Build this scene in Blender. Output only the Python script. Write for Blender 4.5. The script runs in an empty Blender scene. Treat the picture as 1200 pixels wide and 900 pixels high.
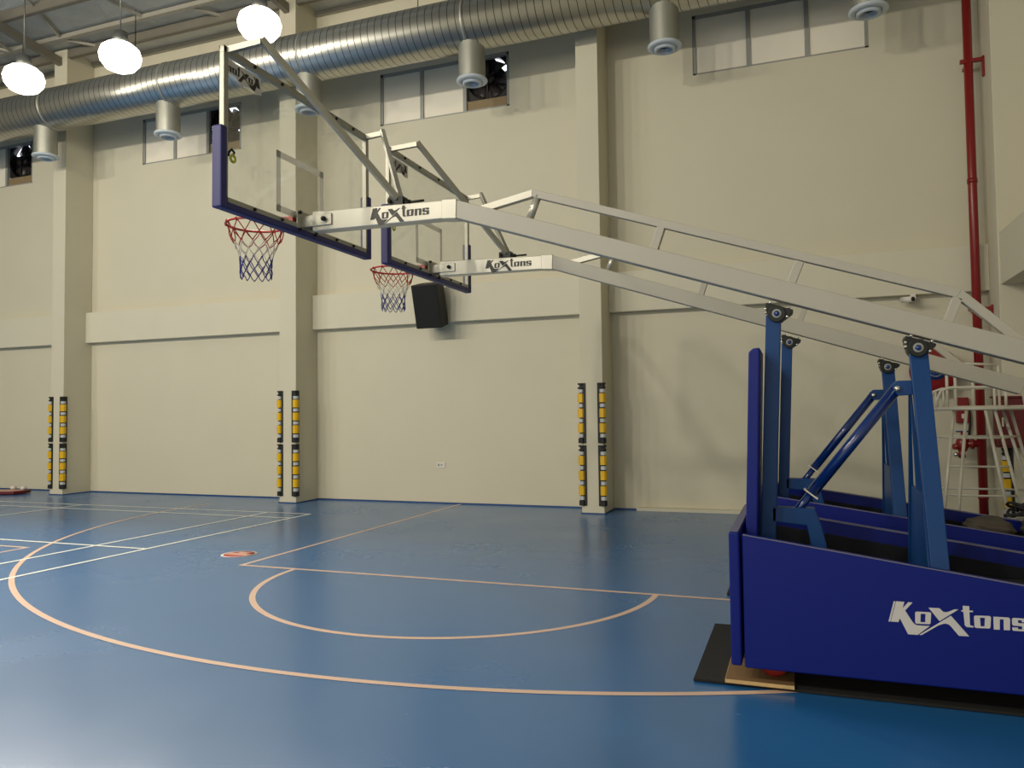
import bpy, bmesh, math, random
from mathutils import Vector, Matrix
random.seed(7)
PI = math.pi
C = bpy.context.scene
COL = C.collection

# ------------------------------------------------------------------ camera
H, YAW, PITCH, ROLL, F = 1.5046, .3572, .0387, -.0119, 897.3
cam_d = bpy.data.cameras.new('camera'); cam = bpy.data.objects.new('camera', cam_d); COL.objects.link(cam)
cam_d.sensor_width = 36; cam_d.lens = F / 1200 * 36; cam_d.clip_end = 200
fw = Vector((-math.sin(YAW) * math.cos(PITCH), math.cos(YAW) * math.cos(PITCH), math.sin(PITCH)))
r0 = Vector((math.cos(YAW), math.sin(YAW), 0)); u0 = r0.cross(fw)
rt = math.cos(ROLL) * r0 + math.sin(ROLL) * u0; up = -math.sin(ROLL) * r0 + math.cos(ROLL) * u0
cam.matrix_world = Matrix(((rt.x, up.x, -fw.x, 0), (rt.y, up.y, -fw.y, 0), (rt.z, up.z, -fw.z, H), (0, 0, 0, 1)))
C.camera = cam

# ------------------------------------------------------------------ view, world, lights
C.view_settings.view_transform = 'Standard'; C.view_settings.look = 'None'
C.view_settings.gamma = 1; C.view_settings.use_curve_mapping = False
C.view_settings.exposure = -0.12
w = bpy.data.worlds.new('daylight'); C.world = w; w.use_nodes = True
bg = w.node_tree.nodes['Background']; bg.inputs[0].default_value = (.86, .9, 1, 1); bg.inputs[1].default_value = 2.5

LAMP_COL = (1.0, .93, .80)
LAMP_Z, LAMP_Y = 7.17, 8.97
LAMP_X = (-7.2, -9.87, -12.0)          # the lamps in view
P_NEAR, P_FAR = 350, 198
def lamp_or_fill(x, y, z, power, size=.5, col=LAMP_COL, aim=(0, 0, -1), spread=PI):
    d = bpy.data.lights.new('lamp_or_fill', 'AREA'); d.shape = 'DISK'; d.size = size; d.energy = power; d.color = col; d.spread = spread
    o = bpy.data.objects.new('lamp_or_fill', d); COL.objects.link(o); o.location = (x, y, z)
    o.rotation_euler = Vector(aim).to_track_quat('-Z', 'Y').to_euler()
    return o
for x in LAMP_X + (-14.5, -17.0):
    lamp_or_fill(x, LAMP_Y, LAMP_Z - .24, P_NEAR, aim=(.1, -1, -.35), spread=2.4)
for x in (-5.6, -8.4, -11.2, -14, -17):     # lamp row behind the camera; the last is added to brighten the left wall
    lamp_or_fill(x, -3.0, 7.6, P_FAR, aim=(.1, .9, -.3), spread=2.6)
# added soft fill panel behind the camera, lifts the shadows; no window there
soft_fill = lamp_or_fill(-3, -11.8, 4.2, 800, col=(1, .96, .88), aim=(0, 1, 0)); soft_fill.data.shape = 'RECTANGLE'; soft_fill.data.size = 20; soft_fill.data.size_y = 4.5

# ------------------------------------------------------------------ materials
def lin(c):
    return tuple(((v / 255) / 12.92 if v / 255 <= .04045 else ((v / 255 + .055) / 1.055) ** 2.4) for v in c) + (1,)
def mat(name, rgb, rough=.5, metal=0, var=.06, scale=6, bump=0, coat=0, spec=.5, emit=None):
    m = bpy.data.materials.new(name); m.use_nodes = True; t = m.node_tree; b = t.nodes['Principled BSDF']
    b.inputs['Roughness'].default_value = rough; b.inputs['Metallic'].default_value = metal
    b.inputs['Specular IOR Level'].default_value = spec
    if coat: b.inputs['Coat Weight'].default_value = coat; b.inputs['Coat Roughness'].default_value = .15
    tc = t.nodes.new('ShaderNodeTexCoord'); n = t.nodes.new('ShaderNodeTexNoise'); n.inputs['Scale'].default_value = scale; n.inputs['Detail'].default_value = 5
    t.links.new(tc.outputs['Object'], n.inputs['Vector'])
    mx = t.nodes.new('ShaderNodeMix'); mx.data_type = 'RGBA'
    c = lin(rgb); mx.inputs[6].default_value = tuple(max(0, v * (1 - var)) for v in c[:3]) + (1,); mx.inputs[7].default_value = tuple(min(1, v * (1 + var)) for v in c[:3]) + (1,)
    t.links.new(n.outputs['Fac'], mx.inputs[0]); t.links.new(mx.outputs[2], b.inputs['Base Color'])
    if bump:
        bp = t.nodes.new('ShaderNodeBump'); bp.inputs['Strength'].default_value = bump; bp.inputs['Distance'].default_value = .01
        t.links.new(n.outputs['Fac'], bp.inputs['Height']); t.links.new(bp.outputs[0], b.inputs['Normal'])
    if emit:
        b.inputs['Emission Color'].default_value = emit[0] + (1,); b.inputs['Emission Strength'].default_value = emit[1]
    return m
M = {}
M['wall'] = mat('cream_wall_paint', (206, 199, 175), .75, var=.035, scale=1.2)
M['beamp'] = mat('cream_beam_paint', (210, 204, 181), .75, var=.03, scale=1.5)
M['line'] = mat('peach_court_line', (222, 188, 166), .35, var=.05, scale=9)
M['white_line'] = mat('white_court_line', (240, 238, 226), .45, var=.06, scale=9)
M['skirt'] = mat('blue_floor_edge', (30, 66, 120), .5)
M['frame_grey'] = mat('grey_window_frame', (150, 150, 142), .5, .1)
M['pane'] = mat('frosted_white_pane', (238, 230, 210), .35, var=.02)
M['fan_dark'] = mat('dark_fan_metal', (34, 31, 31), .45, .3)
M['fan_blade'] = mat('grey_fan_blade', (60, 55, 53), .4, .4)
M['ply'] = mat('brown_ply_board', (140, 120, 86), .7, var=.15, scale=10)
M['ply2'] = mat('pale_plywood', (128, 98, 62), .7, var=.14, scale=14)
M['ply_edge'] = mat('plywood_edge', (205, 172, 116), .7, var=.2, scale=30)
M['drop'] = mat('galvanised_sleeve', (172, 171, 158), .46, .7, var=.12, scale=5)
M['ring'] = mat('white_nozzle_ring', (196, 204, 208), .4, var=.02)
M['hole'] = mat('nozzle_throat_shade', (60, 60, 58), .8)
M['steel'] = mat('light_steel_truss', (170, 164, 148), .5, .2, var=.08)
M['purlin'] = mat('grey_purlin', (128, 122, 108), .55, .3, var=.12)
M['red'] = mat('red_pipe_paint', (128, 22, 20), .3, var=.08)
M['redbox'] = mat('red_cabinet_paint', (130, 20, 24), .4, var=.08)
M['darkred'] = mat('dark_red_cabinet', (96, 18, 22), .45, var=.1)
M['bluedisc'] = mat('blue_reel_label', (28, 60, 120), .45)
M['black'] = mat('black_rubber', (20, 20, 20), .6, var=.2)
M['mat'] = mat('black_rubber_mat', (26, 25, 23), .85, var=.45, scale=160, bump=.3)
M['iron'] = mat('black_cast_bracket', (30, 31, 27), .45, .4)
M['chrome'] = mat('bright_bolt', (215, 212, 200), .2, .9)
M['yellow'] = mat('yellow_reflector', (226, 178, 8), .35, var=.05)
M['silverblk'] = mat('silver_reflector', (190, 192, 190), .35, var=.05)
M['arm'] = mat('silver_boom_arm', (196, 192, 178), .28, .55, var=.08, scale=9)
M['boom'] = mat('white_boom_paint', (178, 172, 156), .42, var=.03, scale=4)
M['alu'] = mat('aluminium_frame', (168, 164, 148), .4, .4, var=.06)
M['padblue'] = mat('blue_vinyl_pad', (5, 25, 116), .45, var=.05, scale=20, bump=.05, spec=.3)
M['padtop'] = mat('greyish_pad_top', (98, 96, 122), .6, var=.08)  # greyer and paler than the blue pad sides
M['boardpad'] = mat('navy_board_pad', (42, 42, 104), .5, var=.06)
M['piping'] = mat('pale_piping', (120, 118, 140), .5)
M['postblue'] = mat('blue_steel_paint', (12, 62, 118), .45, var=.05, scale=5, spec=.3)
M['cylblue'] = mat('glossy_blue_cylinder', (14, 46, 110), .15, var=.05, coat=.6)
M['dark_board'] = mat('dark_backing_board', (12, 14, 26), .85, var=.2)
M['yellowtape'] = mat('yellow_green_tape', (190, 190, 60), .6)
M['navy'] = mat('dark_navy_frame', (14, 22, 52), .55, var=.15)
M['conc'] = mat('dark_ballast', (22, 21, 20), .9, var=.3, scale=12)
M['orange'] = mat('red_rim_paint', (178, 48, 36), .35)
M['net_r'] = mat('red_net_cord', (150, 40, 34), .8)
M['net_w'] = mat('white_net_cord', (190, 184, 170), .8)
M['net_b'] = mat('blue_net_cord', (34, 36, 112), .8)
M['mark'] = mat('grey_glass_marking', (168, 164, 148), .6)
M['logo_w'] = mat('white_logo_print', (214, 208, 200), .6, var=.02)
M['logo_k'] = mat('black_logo_print', (46, 43, 38), .5)
M['wheel'] = mat('red_wheel_tyre', (150, 34, 26), .5)
M['chair'] = mat('white_tube_paint', (206, 200, 182), .45, var=.04)
M['speaker'] = mat('black_speaker_cabinet', (26, 25, 23), .7, var=.1)
M['grille'] = mat('black_speaker_grille', (12, 12, 12), .8, var=.3, scale=300)
M['white_pl'] = mat('white_plastic', (220, 214, 202), .4)
M['sack'] = mat('grey_brown_sack', (84, 76, 66), .9, var=.25, scale=9, bump=.5)
M['lamp'] = mat('lamp_glow', (255, 250, 235), .5, emit=((1, .95, .84), 7))
M['lampbody'] = mat('lamp_housing', (120, 120, 115), .4, .6)
M['stick_w'] = mat('white_sticker', (232, 228, 220), .5)
M['stick_r'] = mat('red_sticker', (168, 52, 46), .5)
M['stick_p'] = mat('pink_sticker', (214, 160, 142), .5)
M['boardtop'] = mat('pink_board_top', (200, 158, 136), .6)

def glass_mat():
    m = bpy.data.materials.new('clear_board_glass'); m.use_nodes = True; t = m.node_tree; t.nodes.clear()
    o = t.nodes.new('ShaderNodeOutputMaterial'); mx = t.nodes.new('ShaderNodeMixShader'); tr = t.nodes.new('ShaderNodeBsdfTransparent'); gl = t.nodes.new('ShaderNodeBsdfGlossy')
    tr.inputs[0].default_value = (.975, .985, .98, 1); gl.inputs['Roughness'].default_value = .02
    fr = t.nodes.new('ShaderNodeLayerWeight'); fr.inputs[0].default_value = .12
    df = t.nodes.new('ShaderNodeBsdfDiffuse'); df.inputs[0].default_value = (.7, .68, .6, 1)
    tc = t.nodes.new('ShaderNodeTexCoord'); n = t.nodes.new('ShaderNodeTexNoise'); n.inputs['Scale'].default_value = 9; n.inputs['Detail'].default_value = 8
    mp = t.nodes.new('ShaderNodeMapRange'); mp.inputs[1].default_value = .5; mp.inputs[2].default_value = .85; mp.inputs[3].default_value = .01; mp.inputs[4].default_value = .08
    m2 = t.nodes.new('ShaderNodeMixShader')
    t.links.new(tc.outputs['Object'], n.inputs['Vector']); t.links.new(n.outputs['Fac'], mp.inputs[0])
    t.links.new(fr.outputs['Facing'], mx.inputs[0]); t.links.new(tr.outputs[0], mx.inputs[1]); t.links.new(gl.outputs[0], mx.inputs[2])
    t.links.new(mp.outputs[0], m2.inputs[0]); t.links.new(mx.outputs[0], m2.inputs[1]); t.links.new(df.outputs[0], m2.inputs[2]); t.links.new(m2.outputs[0], o.inputs[0])
    return m
M['glass'] = glass_mat()
def mark_mat():
    m = bpy.data.materials.new('white_glass_marking'); m.use_nodes = True; t = m.node_tree; t.nodes.clear()
    o = t.nodes.new('ShaderNodeOutputMaterial'); mx = t.nodes.new('ShaderNodeMixShader'); mx.inputs[0].default_value = .55
    df = t.nodes.new('ShaderNodeBsdfDiffuse'); tl = t.nodes.new('ShaderNodeBsdfTranslucent')
    tc = t.nodes.new('ShaderNodeTexCoord'); n = t.nodes.new('ShaderNodeTexNoise'); n.inputs['Scale'].default_value = 20
    r = t.nodes.new('ShaderNodeValToRGB'); r.color_ramp.elements[0].color = (.62, .6, .54, 1); r.color_ramp.elements[1].color = (.72, .7, .64, 1)
    t.links.new(tc.outputs['Object'], n.inputs['Vector']); t.links.new(n.outputs['Fac'], r.inputs[0])
    for q in (df, tl): t.links.new(r.outputs[0], q.inputs['Color'])
    t.links.new(df.outputs[0], mx.inputs[1]); t.links.new(tl.outputs[0], mx.inputs[2]); t.links.new(mx.outputs[0], o.inputs[0])
    return m
M['mark'] = mark_mat()

def floor_mat():
    m = mat('blue_sports_floor', (38, 102, 160), .32, var=.05, scale=.7, spec=1.0)
    t = m.node_tree; b = t.nodes['Principled BSDF']
    tc = t.nodes.new('ShaderNodeTexCoord'); n = t.nodes.new('ShaderNodeTexNoise'); n.inputs['Scale'].default_value = .9; n.inputs['Detail'].default_value = 6
    mp = t.nodes.new('ShaderNodeMapRange'); mp.inputs[1].default_value = .3; mp.inputs[2].default_value = .7; mp.inputs[3].default_value = .235; mp.inputs[4].default_value = .285
    t.links.new(tc.outputs['Object'], n.inputs['Vector']); t.links.new(n.outputs['Fac'], mp.inputs[0]); t.links.new(mp.outputs[0], b.inputs['Roughness'])
    return m
M['floor'] = floor_mat()

def duct_mat():
    m = mat('spiral_galvanised_duct', (190, 188, 178), .3, .9, var=.1, scale=4)
    t = m.node_tree; b = t.nodes['Principled BSDF']; L = t.links
    tc = t.nodes.new('ShaderNodeTexCoord'); sp = t.nodes.new('ShaderNodeSeparateXYZ'); L.new(tc.outputs['Object'], sp.inputs[0])
    at = t.nodes.new('ShaderNodeMath'); at.operation = 'ARCTAN2'; L.new(sp.outputs['Z'], at.inputs[0]); L.new(sp.outputs['Y'], at.inputs[1])
    a1 = t.nodes.new('ShaderNodeMath'); a1.operation = 'DIVIDE'; L.new(at.outputs[0], a1.inputs[0]); a1.inputs[1].default_value = 2 * PI
    a2 = t.nodes.new('ShaderNodeMath'); a2.operation = 'DIVIDE'; L.new(sp.outputs['X'], a2.inputs[0]); a2.inputs[1].default_value = .125
    a3 = t.nodes.new('ShaderNodeMath'); a3.operation = 'SUBTRACT'; L.new(a2.outputs[0], a3.inputs[0]); L.new(a1.outputs[0], a3.inputs[1])
    fr = t.nodes.new('ShaderNodeMath'); fr.operation = 'FRACT'; L.new(a3.outputs[0], fr.inputs[0])
    lt = t.nodes.new('ShaderNodeMath'); lt.operation = 'LESS_THAN'; L.new(fr.outputs[0], lt.inputs[0]); lt.inputs[1].default_value = .1
    mx = t.nodes.new('ShaderNodeMix'); mx.data_type = 'RGBA'; L.new(lt.outputs[0], mx.inputs[0])
    old = b.inputs['Base Color'].links[0].from_socket; L.new(old, mx.inputs[6]); mx.inputs[7].default_value = lin((105, 100, 90)); L.new(mx.outputs[2], b.inputs['Base Color'])
    bp = t.nodes.new('ShaderNodeBump'); bp.inputs['Distance'].default_value = .006; bp.inputs['Strength'].default_value = .7
    L.new(lt.outputs[0], bp.inputs['Height']); L.new(bp.outputs[0], b.inputs['Normal'])
    return m
M['duct'] = duct_mat()

def roof_mat():
    m = mat('foil_roof_lining', (196, 196, 188), .45, .3, var=.25, scale=1.6, bump=.9)
    t = m.node_tree
    for n in t.nodes:
        if n.type == 'BUMP': n.inputs['Distance'].default_value = .12
    return m
M['roof'] = roof_mat()

# ------------------------------------------------------------------ helpers
class MB:
    def __init__(s): s.bm = bmesh.new(); s.mats = []; s.cur = 0
    def use(s, m):
        if m not in s.mats: s.mats.append(m)
        s.cur = s.mats.index(m); return s
    def _f(s, vs, smooth=False):
        try:
            f = s.bm.faces.new(vs); f.material_index = s.cur; f.smooth = smooth; return f
        except ValueError: return None
    def hexa(s, p):          # 8 points: bottom loop 4, top loop 4
        v = [s.bm.verts.new(q) for q in p]
        for i in ((3, 2, 1, 0), (4, 5, 6, 7), (0, 1, 5, 4), (1, 2, 6, 5), (2, 3, 7, 6), (3, 0, 4, 7)): s._f([v[k] for k in i])
        return s
    def box(s, x0, x1, y0, y1, z0, z1):
        return s.hexa([(x0, y0, z0), (x1, y0, z0), (x1, y1, z0), (x0, y1, z0), (x0, y0, z1), (x1, y0, z1), (x1, y1, z1), (x0, y1, z1)])
    def prism(s, pts, axis, a, b):     # polygon extruded along axis ('x','y','z') from a to b
        def P(u, v, t): return {'y': (u, t, v), 'x': (t, u, v), 'z': (u, v, t)}[axis]
        A = [s.bm.verts.new(P(u, v, a)) for u, v in pts]; B = [s.bm.verts.new(P(u, v, b)) for u, v in pts]
        s._f(A); s._f(list(reversed(B)))
        n = len(pts)
        for i in range(n): s._f([A[i], B[i], B[(i + 1) % n], A[(i + 1) % n]])
        return s
    def bar(s, p, q, wy, wz, upv=(0, 0, 1)):       # rectangular bar from p to q; wy across, wz along upv
        p, q = Vector(p), Vector(q); d = (q - p).normalized(); u = Vector(upv); sd = d.cross(u)
        if sd.length < 1e-4: sd = d.cross(Vector((1, 0, 0)))
        sd.normalize(); u = sd.cross(d)
        c = [(-1, -1), (1, -1), (1, 1), (-1, 1)]
        return s.hexa([p + sd * a * wy / 2 + u * b * wz / 2 for a, b in c] + [q + sd * a * wy / 2 + u * b * wz / 2 for a, b in c])
    def tube(s, pts, r, n=10, closed=False, cap=True):
        pts = [Vector(p) for p in pts]; rings = []
        m = len(pts); prev = None
        for i, p in enumerate(pts):
            if closed: d = pts[(i + 1) % m] - pts[i - 1]
            else: d = pts[min(i + 1, m - 1)] - pts[max(i - 1, 0)]
            d.normalize()
            if prev is None:
                a = Vector((0, 0, 1)) if abs(d.z) < .9 else Vector((1, 0, 0)); a = (a - d * a.dot(d)).normalized()
            else:
                a = (prev - d * prev.dot(d)).normalized()
            prev = a; b = d.cross(a)
            rr = r[i] if isinstance(r, (list, tuple)) else r
            rings.append([s.bm.verts.new(p + (a * math.cos(2 * PI * k / n) + b * math.sin(2 * PI * k / n)) * rr) for k in range(n)])
        L = m if closed else m - 1
        for i in range(L):
            A, B = rings[i], rings[(i + 1) % m]
            for k in range(n): s._f([A[k], A[(k + 1) % n], B[(k + 1) % n], B[k]], n > 6)
        if cap and not closed: s._f(list(reversed(rings[0]))); s._f(rings[-1])
        return s
    def lathe(s, prof, cx, cy, cz, n=32, axis='z', smooth=True):   # prof: list of (radius, height)
        rings = []
        for r, h in prof:
            ring = []
            for k in range(n):
                a = 2 * PI * k / n; u, v = r * math.cos(a), r * math.sin(a)
                ring.append(s.bm.verts.new({'z': (cx + u, cy + v, cz + h), 'y': (cx + u, cy + h, cz + v), 'x': (cx + h, cy + u, cz + v)}[axis]))
            rings.append(ring)
        for A, B in zip(rings, rings[1:]):
            for k in range(n): s._f([A[k], A[(k + 1) % n], B[(k + 1) % n], B[k]], smooth)
        shut = prof[0] == prof[-1]
        if prof[0][0] > 1e-6 and not shut: s._f(list(reversed(rings[0])))
        if prof[-1][0] > 1e-6 and not shut: s._f(rings[-1])
        return s
    def build(s, name, m=None, parent=None, bevel=0, loc=None, smooth_bevel=2):
        me = bpy.data.meshes.new(name)
        bmesh.ops.remove_doubles(s.bm, verts=s.bm.verts, dist=1e-6)
        bmesh.ops.recalc_face_normals(s.bm, faces=s.bm.faces)
        s.bm.to_mesh(me); s.bm.free()
        for k in (s.mats or [m]): me.materials.append(M[k])
        o = bpy.data.objects.new(name, me); COL.objects.link(o)
        if parent: o.parent = parent
        if loc: o.location = loc
        if bevel:
            bv = o.modifiers.new('edge', 'BEVEL'); bv.width = bevel; bv.segments = smooth_bevel; bv.limit_method = 'ANGLE'; bv.angle_limit = .7
        return o
def tag(o, label, cat, group=None, kind=None):
    o['label'] = label; o['category'] = cat
    if group: o['group'] = group
    if kind: o['kind'] = kind
    return o
def thing(name, label, cat, loc=(0, 0, 0), rz=0, group=None):
    o = bpy.data.objects.new(name, None); COL.objects.link(o); o.location = loc; o.rotation_euler = (0, 0, rz); o.empty_display_size = .1
    return tag(o, label, cat, group)
def struct(o, label=None):
    o['kind'] = 'structure'
    if label: o['label'] = label
    return o
def kids(o): return [c for c in bpy.data.objects if c.parent == o]
def dup(o, loc=None, parent=None, label=None):
    c = o.copy(); COL.objects.link(c)
    if parent: c.parent = parent
    if loc is not None: c.location = loc
    if label: c['label'] = label
    for k in kids(o): dup(k, None, c)
    return c

# ------------------------------------------------------------------ room shell
W, XR, XL, YN = 11.787, 3.05, -28.0, -12.0
PF = 11.145                                     # pillar front
PIL = [-19.2, -13.69, -8.17, -2.72, 2.755]      # right edges
PW = .345
ROOF0, SL = 8.95, .115
fl = struct(MB().box(XL, XR, YN, W + .2, -.1, 0).build('floor', 'floor'), 'blue sports floor with painted court lines')
WIN = [(-17.92, -15.47), (-12.35, -9.885), (-6.84, -4.385), (-1.384, 1.065)]
WZ0, WZ1 = 6.64, 7.57
b = MB()
b.box(XL, XR + .2, W, W + .2, 0, WZ0); b.box(XL, XR + .2, W, W + .2, WZ1, ROOF0 + .1)
xs = [XL] + [v for p in WIN for v in p] + [XR + .2]
for i in range(0, len(xs), 2): b.box(xs[i], xs[i + 1], W, W + .2, WZ0, WZ1)
struct(b.build('wall_back', 'wall'), 'cream back wall with high windows')
b = MB(); b.box(XR, XR + .2, YN, W, 0, ROOF0 + 1.6); struct(b.build('wall_right', 'wall'), 'cream right hand wall')
struct(MB().box(XL - .2, XL, YN, W, 0, ROOF0 + 1.6).build('wall_left', 'wall'), 'cream left hand wall')
struct(MB().box(XL, XR, YN - .2, YN, 0, ROOF0 + .3).build('wall_front', 'wall'), 'cream wall behind the viewer')
for i, x in enumerate(PIL):
    struct(MB().box(x - PW, x if i < 4 else XR, PF, W, 0, ROOF0 + .05).build('pillar', 'wall', bevel=.008), 'square cream wall pillar')
# beams between the pillars
for i in range(len(PIL) - 1):
    struct(MB().box(PIL[i], PIL[i + 1] - PW, W - .15, W, 3.06, 3.68).build('trim_%d' % (i + 1), 'beamp', bevel=.006), 'shallow cream beam across the wall')
struct(MB().box(2.43, XR, YN, PF, 3.06, 3.72).build('trim_5', 'beamp', bevel=.006), 'cream beam along the right wall')
# blue floor edging
b = MB()
for i in range(len(PIL) - 1):
    b.box(PIL[i], PIL[i + 1] - PW, W - .012, W, 0, .022)
for i, x in enumerate(PIL):
    xr = x if i < 4 else XR
    b.box(x - PW - .012, xr + .012, PF - .012, PF, 0, .016); b.box(x - PW - .012, x - PW, PF, W, 0, .016); b.box(xr, xr + .012, PF, W, 0, .016)
struct(b.build('baseboard_back', 'skirt'), 'thin blue floor edging along the wall')
b = MB(); b.box(-2.35, 2.2, W - .11, W, .0, .05); struct(b.build('trim_6', 'wall'), 'low cream plinth at the wall foot')
# roof
b = MB(); YM = 0
def roof_z(y): return ROOF0 + SL * (W - y) if y >= YM else ROOF0 + SL * (W - YM) - SL * (YM - y)
for y0, y1 in ((W + .2, YM), (YM, YN - .2)):
    b.hexa([(XL, y0, roof_z(y0)), (XR + .2, y0, roof_z(y0)), (XR + .2, y1, roof_z(y1)), (XL, y1, roof_z(y1)),
            (XL, y0, roof_z(y0) + .12), (XR + .2, y0, roof_z(y0) + .12), (XR + .2, y1, roof_z(y1) + .12), (XL, y1, roof_z(y1) + .12)])
struct(b.build('ceiling', 'roof'), 'silver foil lined sloping roof')
k = 0
for y in [11.2, 9.9, 8.6, 7.3, 6.0, 4.7, 3.4, 2.1]:
    z = roof_z(y) - .1
    b = MB(); b.box(XL, XR, y - .035, y + .035, z - .09, z + .09); b.box(XL, XR, y - .035, y + .045, z - .1, z - .085)
    struct(b.build('roof_beam', 'purlin'), 'grey roof purlin under the foil lining')
for x in [-19.4, -13.87, -8.35, -2.9]:
    b = MB()
    zf = lambda y: roof_z(y) - .27
    b.bar((x, W - .1, zf(W - .1)), (x, YM, zf(YM)), .1, .16)
    struct(b.build('roof_beam', 'purlin'), 'grey roof rafter above a pillar')
# tie members below the lining
struct(MB().box(XL, XR, W - .06, W, 8.87, 8.97).build('roof_beam', 'steel'), 'pale steel eaves beam on top of the back wall')
b = MB(); b.bar((-26, 10.77, 8.99), (-8.6, 10.77, 8.99), .08, .08); struct(b.build('roof_beam', 'steel'), 'pale steel tie running along the roof edge')
b = MB()
for (a_, c_) in (((-14.75, 10.75, 8.95), (-16.1, 9.7, 9.15)), ((-14.75, 10.75, 8.95), (-14.3, 9.2, 9.12)), ((-13.4, 10.75, 9.0), (-12.6, 9.0, 9.2)), ((-13.4, 10.8, 8.98), (-12.5, 11.6, 8.9)),
                  ((-11.3, 10.75, 9.0), (-11.8, 9.2, 9.18)), ((-10.2, 10.8, 8.98), (-9.5, 11.6, 8.9))): b.bar(a_, c_, .05, .05)
struct(b.build('roof_beam', 'steel'), 'thin steel braces under the roof')

# windows: frame, panes, one bay with a fan opening
def window(i, x0, x1, fan):
    b = MB(); t = .05; ym, yb = W + .015, W + .075; p = (x1 - x0) / 3
    b.box(x0, x0 + t, ym, yb, WZ0, WZ1); b.box(x1 - t, x1, ym, yb, WZ0, WZ1)
    b.box(x0, x1, ym, yb, WZ1 - t, WZ1); b.box(x0, x1, ym, yb, WZ0, WZ0 + t * .6)
    for k in (1, 2): b.box(x0 + p * k - t / 1.6, x0 + p * k + t / 1.6, ym - .005, yb, WZ0, WZ1)
    f = struct(b.build('window_%d' % i, 'frame_grey'), 'high grey framed strip window')
    for k in range(2 if fan else 3):
        MB().box(x0 + p * k + t / 2, x0 + p * (k + 1) - t / 2, W + .04, W + .05, WZ0 + .01, WZ1 - .02).build('pane', 'pane', f)
    return x0 + 2 * p, x1
FANS = []
for i, (a, c) in enumerate(WIN): FANS.append(window(i + 1, a, c, i < 3))

# ------------------------------------------------------------------ court markings (paint, part of the floor)
XLN, YF, XC, YC, R3 = -5.335, 6.376, -2.91, 10.53, 6.738
def paint(name, m, z=.0012):
    b = MB(); return b
def strip(b, x0, y0, x1, y1, wd, z=.0015):
    d = Vector((x1 - x0, y1 - y0, 0)).normalized(); n = Vector((-d.y, d.x, 0)) * wd / 2
    v = [b.bm.verts.new(q) for q in ((x0 + n.x, y0 + n.y, z), (x1 + n.x, y1 + n.y, z), (x1 - n.x, y1 - n.y, z), (x0 - n.x, y0 - n.y, z))]
    b._f(v)
def arc(b, cx, cy, r, a0, a1, wd, n=120, z=.0018):
    P = []
    for i in range(n + 1):
        a = a0 + (a1 - a0) * i / n
        P.append((b.bm.verts.new((cx + (r - wd / 2) * math.cos(a), cy + (r - wd / 2) * math.sin(a), z)), b.bm.verts.new((cx + (r + wd / 2) * math.cos(a), cy + (r + wd / 2) * math.sin(a), z))))
    for A, B in zip(P, P[1:]): b._f([A[0], A[1], B[1], B[0]])
b = MB()
strip(b, XLN - .025, YF, XLN + 4.875, YF, .05)
strip(b, XLN, YF + .025, XLN, W - .02, .05, .0013); strip(b, XLN + 4.85, YF + .025, XLN + 4.85, W - .02, .05, .0013)
arc(b, XLN + 2.425, YF, 1.775, PI, 2 * PI, .05, z=.0011)
arc(b, XC, YC, R3, PI, 2 * PI, .05, 200)
strip(b, XC - R3, YC - .05, XC - R3, 10.72, .05)
strip(b, -12.6, 6.49, -8.5, 6.49, .05); strip(b, -8.525, 6.465, -8.525, 2.0, .05)
b.build('court_line', 'line', fl)['label'] = 'peach basketball court line'
b = MB()
strip(b, -7.06, 3.9, -7.06, 10.0, .05, .0026); strip(b, -7.84, 3.9, -7.84, 10.0, .05, .0028)
strip(b, -20.4, 9.98, -7.04, 9.98, .05, .0024); strip(b, -20.4, 9.51, -7.04, 9.51, .05, .0024)
strip(b, -11.77, 3.9, -11.77, 10.0, .05, .0026); strip(b, -11.77, 6.83, -7.06, 6.83, .05, .0024)
b.build('court_line', 'white_line', fl)['label'] = 'thin white badminton court line'
# round floor sticker
st = thing('floor_sticker', 'small round red and white sticker on the blue floor', 'sticker', (-5.78, 6.87, .002))
MB().lathe([(0, .0005), (.19, .0005), (.19, 0)], 0, 0, 0, 40).build('border', 'stick_w', st)
MB().lathe([(0, .0012), (.165, .0012), (.165, 0)], 0, 0, 0, 40).build('disc', 'stick_r', st)
b = MB(); b.prism([(-.14, -.06), (.13, -.07), (.15, .02), (.04, .05), (.08, .11), (-.08, .12), (-.05, .04), (-.15, .05)], 'z', .001, .002); b.build('symbol', 'stick_p', st)

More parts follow.
